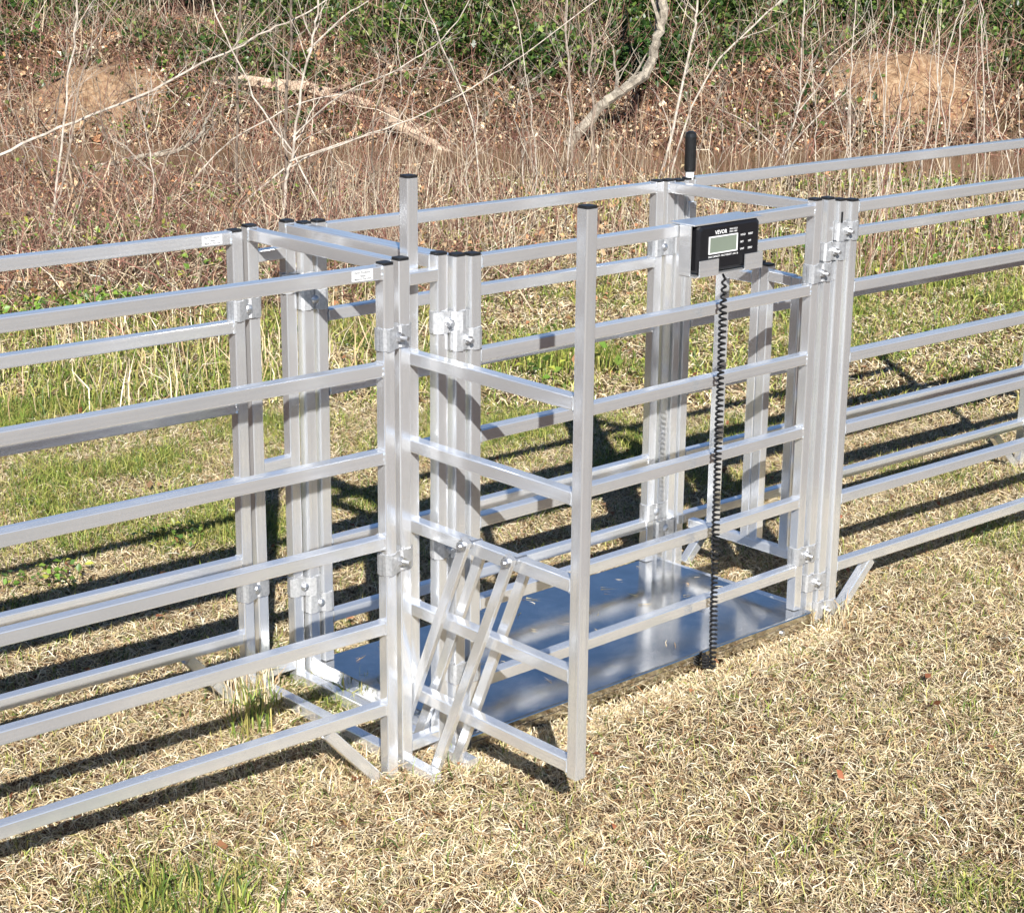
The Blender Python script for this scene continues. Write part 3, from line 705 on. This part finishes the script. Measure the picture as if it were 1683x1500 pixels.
# dry brush: thousands of thin stems, three-sided so that they have thickness
def stems(s, t, L, R, lean, col, z0=0, kink=.22):
    n = len(s); a = RNG.random(n)*6.283; p = on_ground(s, t, z0)-np.array([0, 0, .01]); rings = []
    d = np.stack([np.cos(a)*np.sin(lean), np.sin(a)*np.sin(lean), np.cos(lean)], -1); K = 4
    for k in range(K):
        rr = R*(1-.75*k/(K-1))
        u = np.cross(d, np.array([.3, .5, .81])); u /= np.linalg.norm(u, axis=1)[:, None]; v = np.cross(d, u)
        rings.append(np.stack([p+u*rr[:, None], p+(-.5*u+.866*v)*rr[:, None], p+(-.5*u-.866*v)*rr[:, None]], 1))
        p = p+d*(L/(K-1))[:, None]; d = d+RNG.normal(0, kink, (n, 3)); d /= np.linalg.norm(d, axis=1)[:, None]
    V = np.stack(rings, 1).reshape(-1, 3); i = np.arange(n)*3*K; Q = []
    for k in range(K-1):
        for j in range(3):
            j2 = (j+1) % 3; Q.append(np.stack([i+3*k+j, i+3*k+j2, i+3*k+3+j2, i+3*k+3+j], -1))
    return V, np.concatenate(Q), None, np.repeat(col, 3*K, 0)
STM = [(.42, .32, .22), (.55, .45, .32), (.30, .20, .14), (.26, .13, .10), (.62, .54, .42), (.18, .11, .08)]
RED = [(.26, .12, .09), (.34, .18, .13), (.20, .09, .07), (.42, .30, .20), (.15, .08, .06)]
ps = []
# reddish tangle on the left
s, t = scatter(25000, 6.9, 12.2); k = RNG.random(len(s)) < np.clip(sstep(.6, -1.2, t)*1.1, 0, 1)*(.10+.90*sstep(7.2, 9.0, s+.8*(fbm(s*1.4, t*1.4+12, 3)-.5))); s, t = s[k], t[k]; n = len(s)
ps.append(stems(s, t, .10+.40*RNG.random(n)**1.9, .0016+.0032*RNG.random(n)**2.5, np.abs(RNG.normal(.9, .42, n)), pal(RED+STM, n, .4), 0, .5))
# pale upright stalks behind the cage
s, t = scatter(12000, 8.2, 12.2); k = RNG.random(len(s)) < sstep(-1.9, -.6, t)*(.45+.55*sstep(8.3, 10, s))*(.3+.7*sstep(.42, .6, fbm(s*1.2, t*1.2+70, 3))); s, t = s[k], t[k]; n = len(s)
ps.append(stems(s, t, .14+.46*RNG.random(n)**2.4, .0013+.0024*RNG.random(n)**2, np.abs(RNG.normal(.18, .22, n)), pal(STM, n), 0, .2))
# debris across the far bank
s = 14.6+RNG.random(17000)*4.2; t = (RNG.random(17000)*2-1)*7; n = len(s)
ps.append(stems(s, t, .2+.6*RNG.random(n)**2, .0025+.004*RNG.random(n)**2, np.abs(RNG.normal(.9, .45, n)), pal(STM+RED, n), .03, .4))
s = 17.5+RNG.random(500)*4; t = (RNG.random(500)*2-1)*7; n = len(s)
ps.append(stems(s, t, .5+1.2*RNG.random(n), .003+.005*RNG.random(n)**2, np.abs(RNG.normal(.35, .3, n)), pal(STM, n), .05, .25))
V, Q, T, C = merge(ps); o = np_mesh('dry_brush', V, Q, T, C, M_TWIG, False); tag(o, 'tangle of dry reddish and tan weed stems behind the pen', 'dry brush', kind='stuff')

# ------------------------------------------------------------------ bare saplings, canes, logs: one thing each
def smooth_path(P, k=4, jit=.0):
    out = []
    n = len(P)
    for i in range(n-1):
        p0, p1, p2, p3 = (Vector(P[max(i-1, 0)]), Vector(P[i]), Vector(P[i+1]), Vector(P[min(i+2, n-1)]))
        for j in range(k):
            f = j/k; q = .5*((2*p1)+(p2-p0)*f+(2*p0-5*p1+4*p2-p3)*f*f+(3*p1-p0-3*p2+p3)*f**3)
            out.append(q+Vector((random.gauss(0, jit), random.gauss(0, jit), random.gauss(0, jit*.5))))
    out.append(Vector(P[-1])); return out
def grow_twigs(mb, path, rads, n, Lmax, depth=1, lo=.25, each=None):
    for i in range(n):
        if each: mb = MB()
        k = random.randint(int(len(path)*lo), len(path)-2); p = path[k]; d = (path[min(k+1, len(path)-1)]-path[k-1]).normalized()
        a = random.random()*6.283; side = Vector((math.cos(a), math.sin(a), random.uniform(-.1, .5))).normalized()
        q = (d*random.uniform(.4, 1.0)+side*random.uniform(.5, 1.0)).normalized(); L = Lmax*random.uniform(.35, 1); r = rads[k]*random.uniform(.35, .6)
        pts = [p]; m = 6
        for j in range(m):
            q = (q+Vector((random.gauss(0, .16), random.gauss(0, .16), random.gauss(.02, .12)))).normalized(); pts.append(pts[-1]+q*L/m)
        rr = [max(.0007, r*(1-.8*j/m)) for j in range(m+1)]
        tube(mb, pts, rr, 4, False)
        if depth > 0: grow_twigs(mb, pts, rr, random.randint(2, 4), L*.5, depth-1, .2)
        if each: each(mb)
def stp(q, lift=0): x, y = W(q[0], q[1]); return Vector((x, y, q[2]+lift))
def sapling(name, label, cat, pts, r0, r1, mat, twigs=10, Lt=.5, branches=(), group=None, ext=True, depth=1, jit=.006, dep=.0):
    P = [stp(p) for p in pts]
    # give the trunk some sway toward and away from the viewer
    for i, p in enumerate(P):
        if i: p += Vector((VX, VY, 0))*random.gauss(0, dep)
    g = P[0]; s, t = ST(g.x, g.y)
    if ext:
        d = (P[-1]-P[-2]).normalized(); P.append(P[-1]+d*.5+Vector((random.gauss(0, .05), random.gauss(0, .05), .1))); P.append(P[-1]+d*.5+Vector((random.gauss(0, .08), random.gauss(0, .08), .12)))
    if group or name.endswith('sapling'): r0 *= .82; r1 *= .75
    path = smooth_path(P, 4, jit); n = len(path); rads = [r0+(r1-r0)*i/(n-1) for i in range(n)]
    org = path[0].copy()
    mb = MB(); tube(mb, path, rads, 7)
    if group and twigs: grow_twigs(mb, path, rads, twigs, Lt, depth)
    root = mb.build(name, mat, None, True, origin=org); tag(root, label, cat, group)
    def child(b): b.build('branch', mat, root, True, origin=org)
    for bpts, br in branches:
        bp_ = smooth_path([stp(q) for q in bpts], 4, jit*.6); bn = len(bp_); brr = [br*(1-.7*i/(bn-1)) for i in range(bn)]
        tb = MB(); tube(tb, bp_, brr, 5, False); grow_twigs(tb, bp_, brr, 4, Lt*.5, 0); child(tb)
    if twigs and not group: grow_twigs(None, path, rads, int(twigs*1.4), Lt, depth, each=child)
    return root
sapling('bare_sapling', 'tall pale bare sapling with forked branches rising behind the left corner posts', 'sapling', [[9.9, -1.243, -.03], [9.9, -1.21, .263], [9.9, -1.175, .407], [9.9, -1.119, .74], [9.9, -1.059, 1.02], [9.9, -1.015, 1.204]], .0105, .005, M_BARK_PALE, 10, .5,
        [([[9.9, -1.172, .503], [9.8, -.913, .726], [9.7, -.785, .774]], .006), ([[9.9, -1.083, .942], [10, -.906, 1.113], [10.1, -.779, 1.191]], .006), ([[9.9, -1.192, .375], [9.95, -.917, .464], [10, -.772, .506]], .005)])
sapling('bare_sapling', 'dark slim trunk standing just behind the tall pale sapling', 'sapling', [[10.25, -1.262, -.03], [10.2, -1.254, .221], [10.2, -1.241, .485], [10.2, -1.215, .873], [10.2, -1.191, 1.19]], .013, .007, M_BARK_DARK, 14, .5)
sapling('leaning_sapling', 'thin pale sapling leaning left across the tall pale sapling', 'sapling', [[9.7, -.93, -.02], [10, -1.186, .411], [10.1, -1.312, .554], [10.2, -1.48, .854], [10.3, -1.643, 1.194]], .006, .004, M_BARK_PALE, 6, .4)
sapling('leaning_sapling', 'long bare sapling sloping up to the right across the upper left', 'sapling', [[10.2, -3.093, .05], [10.3, -2.882, .295], [10.4, -2.67, .422], [10.5, -2.358, .542], [10.5, -2.013, .679], [10.5, -1.738, .83], [10.5, -1.55, .914], [10.5, -1.363, 1.014], [10.5, -1.127, 1.114]], .011, .004, M_BARK_PALE, 9, .35)
sapling('bare_sapling', 'straight pale sapling near the upper left corner', 'sapling', [[10, -2.492, -.025], [10, -2.393, .56], [10, -2.342, .877], [10, -2.283, 1.189]], .008, .005, M_BARK_PALE, 10, .5)
sapling('bare_sapling', 'brown crooked sapling at the left edge beside the straight pale one', 'sapling', [[9.8, -2.524, -.01], [9.8, -2.383, .202], [9.8, -2.255, .769], [9.8, -2.182, .954], [9.8, -2.03, 1.199]], .007, .004, M_BARK_GREY, 10, .5)
sapling('bare_sapling', 'dark twiggy sapling between the two groups of pale ones on the left', 'sapling', [[11, -1.635, -.02], [11, -1.62, .673], [11, -1.581, 1.154]], .010, .006, M_BARK_DARK, 18, .6)
sapling('bare_sapling', 'thin curved sapling above the middle of the far cage rail', 'sapling', [[11, -.199, -.02], [11, -.254, .476], [11, -.36, .754], [11, -.448, .959], [11, -.552, 1.231]], .006, .004, M_BARK_PALE, 10, .5)
sapling('bare_sapling', 'dark straight sapling rising above the open gate post', 'sapling', [[12, .368, -.02], [12, .354, .377], [12, .324, .757], [12, .31, 1.129]], .011, .007, M_BARK_GREY, 16, .6)
sapling('bare_sapling', 'wavy grey sapling just right of the dark straight one', 'sapling', [[12, .485, -.02], [12, .495, .455], [12, .464, .682], [12, .474, .908], [12, .443, 1.131]], .010, .006, M_BARK_GREY, 14, .6)
sapling('bare_sapling', 'white-barked sapling leaning right behind the black rubber grip', 'sapling', [[12, .90, -.03], [12, .966, .113], [12, 1.044, .548], [12, 1.115, .94], [12, 1.135, 1.137]], .012, .007, M_BARK_PALE, 14, .6)
sapling('leaning_sapling', 'slanting pale sapling above the weight display', 'sapling', [[12, .98, -.02], [12, 1.195, .644], [12, 1.571, 1.063], [12, 1.648, 1.141]], .008, .005, M_BARK_PALE, 9, .5)
sapling('bare_sapling', 'pale forked sapling rising behind the right hoop', 'sapling', [[12.3, 1.754, -.03], [12.3, 1.767, .178], [12.3, 1.837, .446], [12.3, 1.844, .833], [12.3, 1.844, 1.131]], .008, .005, M_BARK_PALE, 12, .5,
        [([[12.3, 1.76, .15], [12.3, 2.0, .42], [12.35, 2.25, .62]], .006), ([[12.3, 1.76, .12], [12.25, 1.55, .33], [12.2, 1.3, .45]], .006), ([[12.3, 1.83, .4], [12.3, 2.1, .78], [12.3, 2.35, 1.0]], .005)])
CG = 'tall dry canes behind the right panels'
CLBL = 'tall thin pale cane standing behind the right-hand panels'
for pts in ([[11, 1.977, -.01], [11, 1.951, .566], [11, 1.939, .878], [11, 1.942, 1.185]], [[12, 2.336, -.02], [12, 2.346, .203], [12, 2.336, .775], [12, 2.362, 1.148]], [[12, 2.582, -.02], [12, 2.617, .264], [12, 2.679, .589], [12, 2.713, .861], [12, 2.812, 1.226]],
            [[12, 2.744, -.02], [12, 2.755, .292], [12, 2.778, .711], [12, 2.793, 1.074], [12, 2.793, 1.225]], [[12, 3.018, -.02], [12, 2.991, .294], [12, 2.929, .889], [12, 2.908, 1.153]]):
    sapling('dry_cane', CLBL, 'cane', pts, .0058, .0038, M_BARK_PALE, 3, .35, group=CG, depth=0)
for i in range(34):
    s = random.uniform(9.6, 12.3); t = random.uniform(1.9, 3.9)*s/12; lean = random.gauss(.0, .07); z = float(height(s, t))
    pts = [[s, t, z-.02]]; H_ = random.uniform(.55, 1.5); m = 4
    for j in range(m): pts.append([s+random.gauss(0, .03), pts[-1][1]+lean*H_/m*2+random.gauss(0, .015), z+H_*(j+1)/m])
    sapling('dry_cane', CLBL, 'cane', pts, random.uniform(.003, .0055), .002, M_BARK_PALE if random.random() < .8 else M_BARK_GREY, 2 if random.random() < .5 else 0, .3, group=CG, ext=H_ > 1.3, depth=0)
SG = 'slender bare saplings along the creek'
SLBL = 'slender bare sapling among many along the creek behind the pen'
for i in range(46):
    s = random.uniform(9.8, 12.6); t = random.uniform(-3.6, 2.4)*s/12; z = float(height(s, t)); lean = random.gauss(0, .22)
    H_ = random.uniform(.5, 1.5); m = 4; pts = [[s, t, z-.02]]
    for j in range(m): pts.append([s+random.gauss(0, .08), pts[-1][1]+lean*H_/m+random.gauss(0, .04), z+H_*(j+1)/m])
    sapling('slender_sapling', SLBL, 'sapling', pts, random.uniform(.003, .007), .002, random.choice([M_BARK_PALE, M_BARK_GREY, M_BARK_DARK, M_BARK_DARK, M_BARK_GREY]), random.randint(4, 9), .45, group=SG, ext=H_ > 1.1, depth=1)
sapling('leaning_sapling', 'long arching bare sapling rising to the right over the far cage rail', 'sapling', [[10.5, -1.62, -.02], [10.8, -1.426, .138], [10.8, -1.212, .273], [10.8, -.835, .419], [10.8, -.51, .546], [10.8, -.177, .73], [10.8, .043, .875]], .007, .003, M_BARK_PALE, 7, .35)
sapling('leaning_sapling', 'higher arching bare sapling crossing behind the tall pale sapling', 'sapling', [[11, -2.0, .0], [11, -1.654, .36], [11, -1.227, .579], [11, -1.0, .633], [11, -.621, .81], [11, -.469, .908], [11, -.284, 1.131]], .006, .003, M_BARK_PALE, 7, .4)
sapling('mossy_tree', 'thick crooked mossy tree trunk leaning on the far bank', 'tree', [[15.2, .42, -.15], [15.2, .628, .10], [15.2, .748, .217], [15.2, .892, .315], [15.2, 1.058, .46], [15.2, 1.115, .675], [15.2, 1.167, .864], [15.2, 1.168, 1.145]], .042, .034, M_BARK_MOSS, 8, .9, jit=.008)
sapling('fallen_log', 'long pale fallen log lying along the far bank behind the pen', 'log', [[16.6, -2.75, .20], [16.4, -2.5, .235], [16.2, -2.219, .25], [16.2, -1.805, .20], [16.1, -1.39, .12], [16.0, -1.079, .02], [15.7, -.818, -.09]], .058, .048, M_LOG, 4, .5, ext=False, jit=.012)
sapling('fallen_log', 'short broken log sloping into the creek beyond the gate post', 'log', [[15.5, -1.02, .04], [15.2, -.964, .008], [15.0, -.719, -.08], [14.8, -.498, -.19]], .042, .034, M_LOG, 3, .4, ext=False, jit=.008)
sapling('driftwood', 'mossy curved driftwood lying at the water edge on the left', 'driftwood', [[12.2, -2.75, .03], [12.2, -2.45, .10], [12.25, -2.2, .14], [12.3, -2.05, .24], [12.35, -2.03, .34]], .020, .008, M_BARK_MOSS, 5, .4, ext=False)

# ------------------------------------------------------------------ light
sun_dir = Vector((.497, .684, -.534)).normalized()
sd = bpy.data.lights.new('sun', 'SUN'); sd.energy = 5.0; sd.angle = math.radians(.5); sd.color = (1, .968, .915)
so = bpy.data.objects.new('sun', sd); COL.objects.link(so); so.rotation_euler = sun_dir.to_track_quat('-Z', 'Y').to_euler()
w = bpy.data.worlds.new('World'); sc.world = w; w.use_nodes = True; nt = w.node_tree
sky = nt.nodes.new('ShaderNodeTexSky'); sky.sky_type = 'NISHITA'; sky.sun_disc = False
sky.sun_elevation = math.asin(-sun_dir.z); sky.sun_rotation = math.atan2(-sun_dir.x, -sun_dir.y) % (2*math.pi)
sky.air_density = 1.0; sky.dust_density = .0; sky.ozone_density = 4.0; sky.altitude = 2500
nt.links.new(sky.outputs[0], nt.nodes['Background'].inputs[0]); nt.nodes['Background'].inputs[1].default_value = .055
sc.view_settings.view_transform = 'Standard'; sc.view_settings.look = 'None'; sc.view_settings.exposure = .88; sc.view_settings.gamma = 1
sc.cycles.max_bounces = 6; sc.cycles.diffuse_bounces = 3; sc.cycles.glossy_bounces = 4; sc.cycles.transmission_bounces = 2
sc.cycles.use_denoising = True
